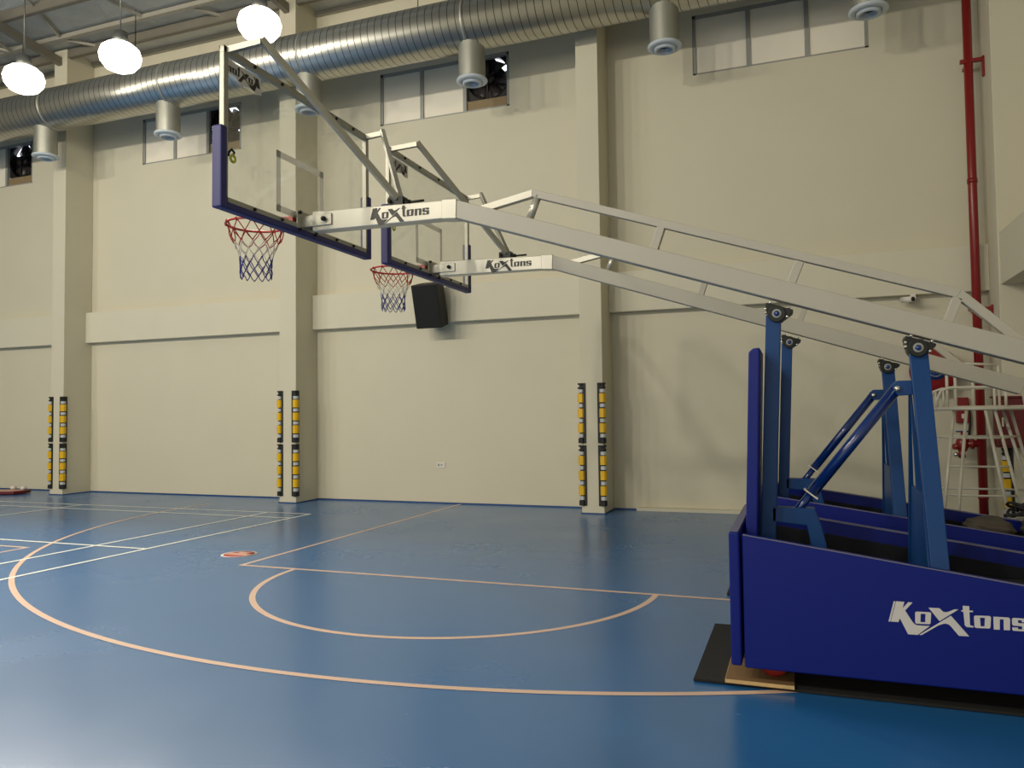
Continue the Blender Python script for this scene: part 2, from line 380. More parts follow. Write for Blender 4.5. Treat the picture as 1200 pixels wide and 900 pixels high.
# ------------------------------------------------------------------ duct and outlets
DY, DZ, DR = 10.65, 7.512, .392
d = thing('air_duct', 'long silver spiral round duct under the roof edge', 'duct', (0, DY, DZ))
b = MB(); n = 72
b.tube([(XL, 0, 0), (XR - .02, 0, 0)], DR, n); b.build('tube', 'duct', d)
for x in [-26 + 2.93 * i for i in range(10)]:
    b = MB(); b.lathe([(DR, -.02), (DR + .008, -.015), (DR + .008, .015), (DR, .02)], x + .9, 0, 0, 64, 'x'); b.build('joint_band', 'drop', d)
    b = MB(); b.tube([(x, 0, DR), (x, 0, roof_z(DY) - DZ + .05)], .008, 6); b.box(x - .02, x + .02, -.02, .02, DR - .01, DR + .04); b.build('hanger', 'iron', d)
def outlet(x, label):
    t = thing('air_outlet', label, 'air outlet', (x, DY, 6.59), 0, 'air outlets under the duct')
    b = MB(); b.lathe([(.205, .04), (.205, .62)], 0, 0, 0, 36)
    for v in b.bm.verts:
        if v.co.z > .3: v.co.z = DZ - math.sqrt(DR ** 2 - v.co.y ** 2) - 6.59 + .004
    big = [f for f in b.bm.faces if len(f.verts) > 4]; bmesh.ops.delete(b.bm, geom=big, context='FACES_ONLY')
    b.build('sleeve', 'drop', t)
    b = MB(); b.lathe([(.208, .05), (.235, .045), (.238, .02), (.21, .005), (.165, .0), (.16, .03), (.15, .03), (.145, -.02), (.115, -.035), (.108, -.02), (.1, .06)], 0, 0, 0, 36); b.build('nozzle', 'ring', t)
    b = MB(); b.lathe([(.0, .05), (.102, .05)], 0, 0, 0, 24); b.build('throat_shade', 'hole', t)  # flat disc coloured dark for the shade inside the nozzle
    return t
for x, lb in [(-13.62, 'round silver air outlet beside the leftmost dark fan'), (-10.56, 'round silver air outlet hanging before the window left of the near backboard'),
              (-7.54, 'round silver air outlet seen through the near backboard glass'), (-4.57, 'round silver air outlet beside the fan in the middle window'),
              (-1.63, 'round silver air outlet just right of the middle pillar'), (.97, 'round silver air outlet over the right end of the three pane window')]:
    outlet(x, lb)

# ------------------------------------------------------------------ exhaust fans
def fan(x0, x1, label, crescents):
    cx, cz = (x0 + x1) / 2, WZ0 + .57
    hw = (x1 - x0) / 2 - .002
    t = thing('exhaust_fan', label, 'fan', (cx, W + .08, cz), 0, 'exhaust fans in the high windows')
    b = MB(); R = hw - .035                       # square plate with round hole
    n = 48
    outer = []; inner = []; zt, zb = WZ1 - cz - .02, WZ0 + .2 - cz
    for k in range(n):
        a = 2 * PI * k / n; c, s_ = math.cos(a), math.sin(a)
        q = 1 / max(abs(c) / hw, (abs(s_) / (zt if s_ > 0 else -zb)))
        outer.append((c * q, s_ * q)); inner.append((c * min(R, q - .004), s_ * min(R, q - .004)))
    for yy in (0, .03):
        A = [b.bm.verts.new((u, yy, v)) for u, v in outer]; B = [b.bm.verts.new((u, yy, v)) for u, v in inner]
        for k in range(n): b._f([A[k], A[(k + 1) % n], B[(k + 1) % n], B[k]])
    b.build('plate', 'fan_dark', t)
    b = MB(); b.lathe([(R, 0), (R, .11), (R + .01, .11), (R + .01, -.02), (R, -.02), (R, 0)], 0, 0, 0, 48, 'y'); b.build('ring', 'fan_dark', t)
    b = MB(); b.lathe([(0, -.02), (.07, -.02), (.09, .02), (.09, .12), (0, .12)], 0, .03, 0, 24, 'y'); b.build('hub', 'fan_blade', t)
    for k in range(6):
        b = MB(); pts = []
        for rr, wd in ((.08, .1), (.2, .2), (.32, .27), (R - .02, .24)):
            pts.append((rr, wd))
        L = []; Rr = []
        for rr, wd in pts:
            a0 = 2 * PI * k / 6; da = wd / max(rr, .12) / 2
            L.append(b.bm.verts.new((rr * math.cos(a0 - da), .06, rr * math.sin(a0 - da)))); Rr.append(b.bm.verts.new((rr * math.cos(a0 + da), .13, rr * math.sin(a0 + da))))
        for q in range(3): b._f([L[q], L[q + 1], Rr[q + 1], Rr[q]], True)
        o = b.build('blade', 'fan_blade', t); sd = o.modifiers.new('thick', 'SOLIDIFY'); sd.thickness = .006
    b = MB()
    for a in (.5, .5 + 2 * PI / 3, .5 + 4 * PI / 3): b.bar((0, -.02, 0), (R * math.cos(a), -.02, R * math.sin(a)), .02, .03, (0, 1, 0))
    b.build('guard_strut', 'fan_dark', t)
    # added dark disc behind the blades, cut so daylight shows as crescents
    b = MB(); n = 72
    ro, ri = R + .022, []
    for k in range(n):
        a = 2 * PI * k / n; cut = 0
        for a0, a1, dep in crescents:
            if a0 <= a <= a1: cut = max(cut, dep * math.sin(PI * (a - a0) / (a1 - a0)) ** .5)
        ri.append(ro - cut)
    V = [b.bm.verts.new((ri[k] * math.cos(2 * PI * k / n), .118, ri[k] * math.sin(2 * PI * k / n))) for k in range(n)]; cv = b.bm.verts.new((0, .118, 0))
    for k in range(n): b._f([cv, V[k], V[(k + 1) % n]])
    o = b.build('crescent_mask', 'fan_dark', t); sd = o.modifiers.new('thick', 'SOLIDIFY'); sd.thickness = .008
    b = MB(); b.box(-hw, hw, -.03, .0, WZ0 - cz + .005, WZ0 + .195 - cz); b.build('fill_board', 'ply', t)
fan(*FANS[0], 'dark exhaust fan in the window opening at the picture\'s left edge', [(1.9, 2.7, .16), (.9, 1.5, .12), (4.6, 5.5, .2)])
fan(*FANS[1], 'dark exhaust fan seen through the near glass backboard', [(.6, 1.7, .16), (5.0, 6.1, .22)])
fan(*FANS[2], 'dark exhaust fan in the middle window above the boom arms', [(.0, 1.35, .12)])

# ------------------------------------------------------------------ lamps in view
for x, lb in zip(LAMP_X, ('glowing high bay lamp nearest the near backboard', 'glowing high bay lamp in the middle of the visible three', 'glowing high bay lamp farthest left over the duct')):
    t = thing('high_bay_lamp', lb, 'lamp', (x, LAMP_Y, LAMP_Z), 0, 'high bay lamps under the roof')
    b = MB(); b.lathe([(0, -.21), (.12, -.2), (.22, -.15), (.29, -.06), (.31, .04), (.28, .14), (.2, .21), (.1, .235), (.0, .235)], 0, 0, 0, 32); b.build('globe', 'lamp', t)
    b = MB(); b.lathe([(0, .42), (.1, .42), (.12, .3), (.13, .23), (0, .23)], 0, 0, 0, 24); b.tube([(0, 0, .4), (0, 0, roof_z(LAMP_Y) - LAMP_Z - .005)], .012, 8); b.build('housing', 'lampbody', t)

# ------------------------------------------------------------------ basketball stands
LOGO = dict(Ka=[(.028, .106), (.035, .104), (.009, .001), (0, 0)],
 K=[(.038, .105), (.076, .105), (.067, .073), (.094, .105), (.113, .104), (.078, .062), (.109, .009), (.118, -.002), (.13, -.008), (.187, -.007), (.131, -.056), (.088, -.056), (.053, .021), (.046, .001), (.011, .001)],
 o=[(.128, .060), (.19, .062), (.195, .056), (.191, .007), (.186, .002), (.127, 0), (.122, .005), (.123, .054)], oh=[(.148, .051), (.17, .052), (.167, .01), (.146, .01)],
 xa=[(.184, .084), (.233, .085), (.248, .069), (.262, .067), (.275, .072), (.299, .085), (.315, .085), (.231, .021)],
 xb=[(.138, -.055), (.282, .052), (.359, -.043), (.314, -.044), (.278, .002), (.269, .009), (.257, .011), (.244, .008), (.225, -.001), (.149, -.055)],
 t=[(.335, .105), (.363, .105), (.363, .084), (.379, .084), (.378, .077), (.363, .076), (.364, .012), (.379, .009), (.378, .002), (.349, .002), (.341, .01), (.337, .075), (.328, .077), (.328, .082), (.335, .083)],
 o2=[(.387, .061), (.449, .064), (.455, .058), (.451, .008), (.446, .003), (.388, .001), (.383, .006), (.382, .055)], o2h=[(.408, .053), (.429, .053), (.426, .011), (.409, .011)],
 n=[(.465, .062), (.528, .063), (.535, .057), (.533, .002), (.507, .001), (.508, .052), (.492, .052), (.49, .001), (.465, 0)],
 s=[(.549, .063), (.606, .063), (.612, .059), (.611, .046), (.584, .045), (.583, .054), (.568, .054), (.568, .04), (.606, .04), (.612, .034), (.61, .007), (.605, .002), (.547, .001), (.543, .005), (.543, .017), (.567, .018), (.567, .01), (.584, .01), (.585, .025), (.547, .026), (.543, .031), (.543, .057)])
def logo(name, m, parent, fn, sc=1, th=.0015):
    cu = bpy.data.curves.new(name, 'CURVE'); cu.dimensions = '2D'; cu.fill_mode = 'BOTH'; cu.extrude = th / 2
    for pts in LOGO.values():
        sp = cu.splines.new('POLY'); sp.points.add(len(pts) - 1); sp.use_cyclic_u = True
        for q, (u, v) in zip(sp.points, pts): q.co = (u * sc, v * sc, 0, 1)
    tmp = bpy.data.objects.new(name, cu); COL.objects.link(tmp)
    me = bpy.data.meshes.new_from_object(tmp.evaluated_get(bpy.context.evaluated_depsgraph_get()))
    bpy.data.objects.remove(tmp); me.transform(fn); me.materials.clear(); me.materials.append(M[m])
    o = bpy.data.objects.new(name, me); COL.objects.link(o); o.parent = parent
    return o
def placed(origin, ux, uy):       # 2D logo axes to 3D
    ux, uy = Vector(ux).normalized(), Vector(uy).normalized(); uz = ux.cross(uy)
    return Matrix(((ux.x, uy.x, uz.x, origin[0]), (ux.y, uy.y, uz.y, origin[1]), (ux.z, uy.z, uz.z, origin[2]), (0, 0, 0, 1)))

K = 4.82 / 4.8
def nf(x, z): return (x * K, 1.5046 + (z - 1.5046) * K)
OY = 4.87                                      # boom axis
def make_stand():
    T = thing('basketball_stand', 'nearer white boom basketball stand with glass backboard and blue padded base', 'basketball stand', (0, OY, 0), 0, 'portable basketball stands')
    y0, y1 = -.05, .05
    # --- boom
    a_t, a_b = nf(-3.37, 3.033), nf(-3.37, 2.885)
    bt, bb = nf(-2.225, 2.999), nf(-2.225, 2.871); bt2, bb2 = nf(-2.2, 2.997), nf(-2.2, 2.868)
    et, eb = nf(1.60, 1.716), nf(1.55, 1.606)
    MB().prism([a_b, bb, bt, a_t], 'y', y0, y1).build('arm', 'arm', T, .006)
    MB().prism([bb2, eb, et, bt2], 'y', y0, y1).build('boom', 'boom', T, .006)
    cb, ct, cb2, ct2 = nf(-2.30, 2.87), nf(-2.30, 3.006), nf(-2.19, 2.862), nf(-2.185, 3.0)
    b = MB(); b.prism([cb, cb2, ct2, ct], 'y', y0 - .006, y1 + .006); b.build('collar', 'arm', T, .004)
    # --- truss on the boom
    P = [nf(-2.03, 2.915), nf(-1.64, 2.986), nf(.852, 2.142), nf(1.20, 1.80)]
    up_, lo_ = [], []
    for i in range(4):
        a_ = Vector(P[max(i - 1, 0)]); c_ = Vector(P[min(i + 1, 3)]); m_ = Vector(P[i])
        d0 = (m_ - a_).normalized() if i > 0 else (c_ - m_).normalized(); d1 = (c_ - m_).normalized() if i < 3 else d0
        n0, n1_ = Vector((-d0.y, d0.x)), Vector((-d1.y, d1.x)); mm = (n0 + n1_).normalized(); k_ = .025 / mm.dot(n0)
        up_.append(tuple(m_ + mm * k_)); lo_.append(tuple(m_ - mm * k_))
    for i in range(3):
        MB().prism([lo_[i], lo_[i + 1], up_[i + 1], up_[i]], 'y', -.025, .025).build('chord', 'arm' if i == 0 else 'boom', T, .003)
    for i, (p, q) in enumerate([((-1.675, 2.8), (-1.605, 2.97)), ((-.845, 2.5), (-.785, 2.675)), ((-.03, 2.24), (.03, 2.39)), ((.785, 1.96), (.845, 2.12))]):
        p, q = nf(*p), nf(*q); b = MB()
        if i == 0: b.tube([(p[0], 0, p[1]), (q[0], 0, q[1])], .026, 14); b.build('strut', 'arm', T)
        else: b.bar((p[0], 0, p[1]), (q[0], 0, q[1]), .05, .05, (1, 0, .3)); b.build('strut', 'boom', T, .003)
    # --- bearing brackets
    for (cx, cz) in (nf(-.1, 2.095), nf(.64, 1.862)):
        t_ = math.atan(-.337); rot = lambda u, v: (cx + u * math.cos(t_) - v * math.sin(t_), cz + u * math.sin(t_) + v * math.cos(t_))
        b = MB()
        b.prism([rot(-.078, .03), rot(.082, .03), rot(.082, .012), rot(.05, -.035), rot(.02, -.045), rot(-.03, -.045), rot(-.055, -.03), rot(-.078, .012)], 'y', y0 - .012, y1 + .012)
        c0 = rot(0, -.018)
        b.lathe([(.05, -.075), (.05, .075)], c0[0], 0, c0[1], 24, 'y'); br = b.build('bearing_bracket', 'iron', T, .003)
        b = MB(); b.lathe([(.0, -.08), (.016, -.08), (.016, .08), (.0, .08)], c0[0], 0, c0[1], 18, 'y'); b.build('pin', 'cylblue', br)
        b = MB(); b.lathe([(.021, -.0765), (.027, -.0765), (.027, .0765), (.021, .0765)], c0[0], 0, c0[1], 24, 'y'); b.build('bearing_ring', 'frame_grey', br)
        for u, v in ((-.055, .036), (.055, .036), (-.07, -.008), (-.062, -.03), (.062, -.02)):
            b = MB(); q = rot(u, v); b.lathe([(0, -.078), (.0085, -.078), (.0085, -.05), (0, -.05)], q[0], 0, q[1], 8, 'y'); b.build('bolt', 'chrome', br)
    # --- front post
    b = MB(); pt, pb = nf(-.125, 2.075), nf(-.205, .3)
    hw = .043
    b.hexa([(pb[0] - hw, y0, pb[1]), (pb[0] + hw, y0, pb[1]), (pb[0] + hw, y1, pb[1]), (pb[0] - hw, y1, pb[1]), (pt[0] - hw, y0, pt[1]), (pt[0] + hw, y0, pt[1]), (pt[0] + hw, y1, pt[1]), (pt[0] - hw, y1, pt[1])])
    b.build('front_post', 'postblue', T, .005)
    # --- rear A shaped post: two splayed legs, ribs and a web plate
    xa, xb_ = .595, .69
    def plank(y_b, wb, y_t, wt, zb, zt, hy, xo=0):
        xo += xa
        b = MB(); b.hexa([(xo + .02, y_b - hy, zb), (xo + .02 + wb, y_b - hy, zb), (xo + .02 + wb, y_b + hy, zb), (xo + .02, y_b + hy, zb), (xa, y_t - hy * .7, zt), (xa + wt, y_t - hy * .7, zt), (xa + wt, y_t + hy * .7, zt), (xa, y_t + hy * .7, zt)])
        return b
    plank(-.37, .085, -.015, .095, .34, 1.85, .03, .025).build('rear_leg', 'postblue', T, .004)
    plank(.5, .045, .03, .008, .34, 1.66, .02).build('rear_leg', 'postblue', T, .002)
    plank(.065, .06, .005, .006, .5, 1.66, .012, .02).build('rib', 'postblue', T, .002)
    b = MB(); b.hexa([(xa + .03, -.36, .34), (xa + .05, -.36, .34), (xa + .05, .5, .34), (xa + .03, .5, .34), (xa + .02, -.2, 1.05), (xa + .04, -.2, 1.05), (xa + .04, .25, 1.05), (xa + .02, .25, 1.05)]); b.build('web_plate', 'postblue', T)
    # --- lift cylinder with mounts
    b = MB(); b.prism([(.5, 1.64), (.53, 1.665), (.62, 1.665), (.62, 1.585), (.53, 1.58)], 'y', -.045, .045); b.build('cylinder_mount', 'postblue', T, .004)
    b = MB(); b.lathe([(0, -.06), (.017, -.06), (.017, .06), (0, .06)], .528, 0, 1.62, 14, 'y'); b.build('bolt', 'chrome', T)
    p, q = Vector((-.06, 0, .86)), Vector((.528, 0, 1.62))
    b = MB(); b.tube([p.lerp(q, .2), p.lerp(q, .99)], .033, 20); b.build('lift_cylinder', 'cylblue', T)
    b = MB(); b.tube([p, p.lerp(q, .22)], .024, 12); b.build('cylinder_rod', 'cylblue', T)
    dd = (q - p).normalized(); c = p.lerp(q, .2); sd = Vector((-dd.z, 0, dd.x))
    b = MB(); b.bar(c - sd * .046, c + sd * .046, .07, .008, dd); b.build('stop_plate', 'white_pl', T)
    b = MB(); b.prism([(-.16, .93), (.075, .93), (.11, .83), (.135, .72), (.135, .3), (.05, .3), (.05, .72), (.03, .83), (-.16, .845)], 'y', -.05, .05); b.build('cylinder_mount', 'postblue', T, .005)
    # --- base frame and ballast
    n0, n1 = -.5, .77                      # padded sides (stand is parked a little off the boom axis)
    b = MB()
    b.box(-.29, 2.15, n0 + .07, n0 + .13, .16, .34); b.box(-.29, 2.15, n1 - .13, n1 - .07, .16, .34)
    for x in (-.28, .1, .6, 1.2, 2.07): b.box(x, x + .08, n0 + .07, n1 - .07, .18, .33)
    b.box(-.29, 2.15, n0 + .08, n1 - .08, .165, .185)
    b.build('base_frame', 'navy', T)
    b = MB(); b.box(.85, 1.4, n0 + .16, n1 - .16, .335, .46); b.box(1.42, 2.05, n0 + .16, n1 - .16, .335, .44); b.build('counterweight', 'conc', T, .01)
    for sgn, yy in ((0, n0), (1, n1 - .06)):
        pr = [(-.305, .115), (2.2, .115), (2.2, .465), (1.0, .643), (-.305, .832)]
        pd = MB().prism(pr, 'y', yy, yy + .06).build('side_pad', 'padblue', T, .008)
        b = MB(); ye = yy + (0 if sgn == 0 else .06); b.tube([(-.3, ye, .83), (1.0, ye, .643), (2.2, ye, .468)], .003, 6); b.build('piping', 'piping', pd)
        yi = (yy + .06, yy + .075) if sgn == 0 else (yy - .015, yy)
        MB().prism([(-.29, .13), (2.19, .13), (2.19, .38), (1.0, .555), (-.29, .74)], 'y', *yi).build('backing_board', 'dark_board', T)
        if sgn == 1:
            b = MB(); b.tube([(-.3, yy, .83), (1.0, yy, .643), (2.2, yy, .468)], .004, 6); b.build('piping', 'piping', pd)
        if sgn == 0: logo('logo', 'logo_w', pd, placed((.404, yy - .001, .422), (1, 0, 0), (0, 0, 1)))['label'] = 'white printed lettering'
    b = MB(); b.box(-.375, -.318, n0 - .012, n1 + .012, .125, .846); fp = b.build('front_pad', 'padblue', T, .012, smooth_bevel=3)
    b = MB(); b.box(-.368, -.325, n0 - .004, n1 + .004, .8455, .849); b.build('pad_top', 'padtop', fp)['label'] = 'greyish pad top'
    prof = [(-.36, .78), (-.3, .78), (-.222, 1.885), (-.252, 1.88), (-.275, 1.855)]
    b = MB(); b.prism([(-.318, .35), (-.252, .35), (-.2, 1.87), (-.238, 1.865), (-.262, 1.845)], 'y', -.24, .26); b.build('upright_pad', 'padblue', T, .008, smooth_bevel=3)
    for x, yy in ((-.16, n0 + .16), (-.16, n1 - .16), (1.75, n0 + .16), (1.75, n1 - .16)):
        b = MB(); b.lathe([(.045, -.025), (.078, -.028), (.085, -.02), (.085, .02), (.078, .028), (.045, .025)], x, yy, .125, 28, 'y'); wh = b.build('wheel', 'wheel', T)
        b = MB(); b.lathe([(0, -.02), (.05, -.02), (.05, .02), (0, .02)], x, yy, .125, 20, 'y'); b.box(x - .03, x + .03, yy - .045, yy - .035, .11, .2); b.box(x - .03, x + .03, yy + .035, yy + .045, .11, .2); b.build('hub', 'iron', wh)
    # --- backboard
    X0 = -3.505; ya, yb = -.9, .9; za, zt = 2.905, 3.945
    g = MB().box(X0, X0 + .012, ya + .02, yb - .02, za + .02, zt - .02).build('glass_board', 'glass', T); g['label'] = 'clear glass board panel'
    b = MB(); e = .004
    ri, rz0, rz1, wd = .295, 2.995, 3.445, .05
    yc = -.02
    xg = X0 - .003
    for (p, q, r_, s_) in ((yc - ri, yc - ri + wd, rz0, rz1), (yc + ri - wd, yc + ri, rz0, rz1), (yc - ri, yc + ri, rz0, rz0 + wd), (yc - ri, yc + ri, rz1 - wd, rz1)):
        b.box(xg, xg + .002, p, q, r_, s_)
    b.build('target_rectangle', 'mark', g)
    fr = .042
    b = MB()
    b.box(X0 - .004, X0 + .036, ya, ya + fr, za, zt); b.box(X0 - .004, X0 + .036, yb - fr, yb, za, zt)
    b.box(X0 - .004, X0 + .036, ya, yb, zt - fr, zt); b.box(X0 - .004, X0 + .036, ya, yb, za, za + fr)
    f = b.build('board_frame', 'alu', T, .003)
    b = MB()
    for yy in (-.6, -.3, .12, .4, .65):
        for zz in (za + .022, zt - .022):
            b = MB(); b.lathe([(0, 0), (.012, 0), (.012, .012), (0, .012)], X0 + .036, yy, zz, 8, 'x'); b.build('bolt', 'iron', f)
    pz = 3.41
    b = MB(); xp0, xp1 = X0 - .035, X0 + .045
    b.box(xp0, xp1, ya - .035, ya + .026, za - .04, pz); b.box(xp0, xp1, yb - .026, yb + .035, za - .04, pz); b.box(xp0 + .002, xp1 - .002, ya + .02, yb - .02, za - .04, za + .01)
    b.build('board_pad', 'boardpad', T, .012, smooth_bevel=3)
    b = MB(); b.tube([(X0 + .03, ya + .09, 3.24), (X0 + .035, ya + .1, 3.26), (X0 + .035, ya + .075, 3.275), (X0 + .035, ya + .05, 3.25), (X0 + .035, ya + .04, 3.22)], .008, 8); b.build('hook', 'iron', f)
    b = MB(); b.lathe([(.016, -.006), (.03, -.004), (.03, .004), (.016, .006), (.016, -.006)], X0 + .036, ya + .085, 3.215, 20, 'x'); b.build('tape', 'yellowtape', f)
    # corner logo, printed to be read from the court side
    lg = logo('logo', 'logo_k', g, placed((X0 + .014, -.515, 3.803), (0, -1, 0), (0, 0, 1)), .62); lg['label'] = 'dark lettering on the glass corner'
    b = MB(); b.prism([(-.50, 3.765), (-.56, 3.755), (-.62, 3.775), (-.72, 3.755), (-.76, 3.79), (-.88, 3.79), (-.88, 3.882), (-.50, 3.882)], 'x', X0 + .0125, X0 + .0132); b.build('sticker_back', 'logo_w', g)
    # boom to board bracket
    b = MB(); b.box(X0 + .03, X0 + .04, -.12, .12, 2.885, 3.045); br = b.build('board_bracket', 'alu', T, .003)
    b = MB(); b.box(X0 + .03, -3.21, -.062, -.052, 2.925, 3.01); b.box(X0 + .03, -3.21, .052, .062, 2.925, 3.01); b.build('side_plate', 'arm', br, .003)
    b = MB(); b.lathe([(0, -.085), (.018, -.085), (.018, -.06), (0, -.06)], -3.27, 0, 2.97, 6, 'y'); b.build('bolt', 'iron', br)
    for yy, zz in ((-.1, 3.03), (-.1, 2.9), (.1, 3.03), (.1, 2.9)):
        b = MB(); b.lathe([(0, 0), (.013, 0), (.013, .018), (0, .018)], X0 + .04, yy, zz, 8, 'x'); b.build('bolt', 'iron', br)
    # adjustable braces from the board corners to the boom
    J = (-2.675, 3.068)
    for sgn in (-1, 1):
        yy = sgn * .86; b = MB()
        b.bar((X0 + .03, yy, 3.925), (-3.2 if sgn < 0 else -3.3, yy, 3.935), .035, .04)
        b.build('brace_stub', 'alu', T)
        b = MB(); b.bar((-3.205 if sgn < 0 else -3.305, yy, 3.955), (J[0], sgn * .03, J[1] + .0), .035, .045); b.build('brace', 'alu', T, .003)
    b = MB(); b.box(J[0] - .07, J[0] + .05, -.04, .04, J[1] - .075, J[1] + .01); b.lathe([(0, -.06), (.014, -.06), (.014, .06), (0, .06)], J[0] - .05, 0, J[1] - .02, 10, 'y'); b.build('brace_anchor', 'iron', T)
    b = MB(); b.tube([(J[0] + .04, 0, J[1] - .03), (J[0] + .2, 0, J[1] - .03)], .009, 8); b.tube([(J[0] + .02, 0, J[1] - .03), (J[0] + .09, 0, J[1] - .03)], .02, 10); b.build('adjusting_rod', 'iron', T)
    logo('logo', 'logo_k', T, placed((-2.885, y0 - .0015, 2.925), (1, 0, -.015), (.015, 0, 1)), .78)['label'] = 'dark lettering on the arm'
    # --- rim and net
    RZ, RX, RY = 3.0, -3.93, -.01
    b = MB(); n = 40
    b.tube([(RX + .225 * math.cos(2 * PI * k / n), RY + .225 * math.sin(2 * PI * k / n), RZ) for k in range(n)], .0095, 8, True)
    b.box(X0 - .04, X0 - .006, RY - .11, RY + .11, 2.925, 3.045); b.box(RX + .2, X0 - .02, RY - .085, RY + .085, 2.99, 3.004)
    for sgn in (-1, 1):
        b.bar((X0 - .02, RY + .08 * sgn, 2.94), (RX + .225 * math.cos(.6), RY + sgn * .225 * math.sin(.6), RZ - .004), .012, .03)
        b.bar((X0 - .02, RY + .085 * sgn, 2.995), (RX + .225 * math.cos(1.0), RY + sgn * .225 * math.sin(1.0), RZ - .004), .02, .012)
    rim = b.build('rim', 'orange', T); rim['label'] = 'red steel hoop ring'
    b = MB()
    rows = [(0, .218), (-.085, .2), (-.15, .165), (-.205, .14), (-.26, .125), (-.32, .12), (-.375, .122), (-.425, .115)]
    mt = ['net_r', 'net_r', 'net_w', 'net_w', 'net_b', 'net_b', 'net_b']
    n = 12; rnd = random.Random(3); off = 0
    def pnt(r_, k):
        dz, rr = rows[r_]; a = 2 * PI * (k + (.5 if r_ % 2 else 0)) / n
        return Vector((RX + rr * math.cos(a), RY + rr * math.sin(a), RZ + dz))
    for r_ in range(len(rows) - 1):
        b.use(mt[r_])
        for k in range(n):
            p = pnt(r_, k)
            for q in ((pnt(r_ + 1, k), pnt(r_ + 1, k - 1)) if r_ % 2 == 0 else (pnt(r_ + 1, k), pnt(r_ + 1, k + 1))):
                m_ = (p + q) / 2 + Vector((rnd.uniform(-.006, .006), rnd.uniform(-.006, .006), -.004))
                b.tube([p, m_, q], .0042 if r_ < 2 else .0038, 5, cap=False)
    for k in range(n):      # loops over the ring
        p = pnt(0, k); c0 = Vector((RX, RY, 0)); o_ = (p - c0); o_.z = 0; o_.normalize(); b.use('net_r')
        b.tube([p, p + Vector((0, 0, .012)) + o_ * .01, p + o_ * .018 + Vector((0, 0, .005)), p + o_ * .012 - Vector((0, 0, .012)), p - Vector((0, 0, .012))], .004, 5, cap=False)
    b.build('net', None, rim)['label'] = 'cord net in red, white and blue bands'
    return T
S1 = make_stand()
S2 = dup(S1, (.05, OY + 2.07, 0), None, 'farther white boom basketball stand partly hidden behind the nearer one')

# mats and plywood under the stands
def rubber_mat(yc0, yc1, label):
    t = MB().box(-.585, 2.45, yc0, yc1, 0.003, .018).build('rubber_mat', 'mat', None, .003)
    return tag(t, label, 'mat', 'rubber mats under the stands')
rubber_mat(4.405, 5.585, 'black rubber mat under the nearer basketball stand')
rubber_mat(6.53, 7.7, 'black rubber mat under the farther basketball stand')
b = MB(); b.use('ply2').box(-.41, -.056, 4.39, 4.78, .0185, .0395); b.use('ply_edge').box(-.411, -.0555, 4.388, 4.3895, .0195, .039); b.box(-.4125, -.4105, 4.39, 4.78, .0195, .039)
tag(b.build('plywood_board', None), 'small plywood board under the red wheel of the nearer stand', 'board')
b = MB(); b.box(-.36, -.0, 6.6, 6.98, .0185, .0395)
tag(b.build('plywood_board', 'ply2'), 'plywood board under the front wheel of the farther stand', 'board')

# ------------------------------------------------------------------ corner guards on the pillars
def make_guard():
    L = .9
    t = thing('corner_guard', '', 'corner guard', (0, 0, 0), 0, 'corner guards on the pillars')
    # local frame: corner at origin, wall faces run along +x (front flange, outside is -y) and +y (side flange, outside is -x)
    b = MB(); fl_, th = .082, .014
    b.box(-th, fl_, -th, 0, 0, L); b.box(-th, 0, -.001, fl_, 0, L)
    nose = [(-th, 0.0517), (-0.0368, 0.0345), (-0.0368, -0.0138), (-0.0138, -0.0368), (0.0345, -0.0368), (0.0517, -th), (-th, -th)]
    b.prism(nose, 'z', 0, .075); b.prism(nose, 'z', L - .025, L); b.prism(nose, 'z', L - .085, L - .06)
    b.build('backing', 'black', t, .002)
    nz = [(-th, 0.0552), (-0.0414, 0.0368), (-0.0414, -0.0161), (-0.0161, -0.0414), (0.0368, -0.0414), (0.0552, -th), (-th, -th)]
    nw = [(-th, 0.0460), (-0.0345, 0.0310), (-0.0345, -0.0126), (-0.0126, -0.0345), (0.0310, -0.0345), (0.0460, -th), (-th, -th)]
    for f0, f1 in ((.175, .325), (.425, .575), (.67, .825)): MB().prism(nz, 'z', L * (1 - f1), L * (1 - f0)).build('reflector', 'yellow', t, .004)
    for f0, f1 in ((.105, .162), (.345, .405), (.595, .655), (.845, .905)): MB().prism(nw, 'z', L * (1 - f1), L * (1 - f0)).build('reflector', 'silverblk', t, .003)
    return t
guard = None
names = {1: 'the far left pillar', 2: 'the pillar below the near hoop', 3: 'the middle pillar behind the booms'}
def place_guard(x, z, right, label):
    global guard
    if guard is None: guard = make_guard(); g = guard
    else: g = dup(guard)
    g.location = (x, PF, z); g.rotation_euler = (0, 0, PI / 2 if right else 0); g['label'] = label
for i in (1, 2, 3):
    for right in (0, 1):
        for z, lv in ((.12, 'lower'), (1.05, 'upper')):
            place_guard(PIL[i] - (0 if right else PW), z, right, '%s yellow and black guard on the %s edge of %s' % (lv, 'right' if right else 'left', names[i]))
place_guard(PIL[4] - PW, .1, 0, 'yellow and black guard on the pillar beside the red riser pipe')

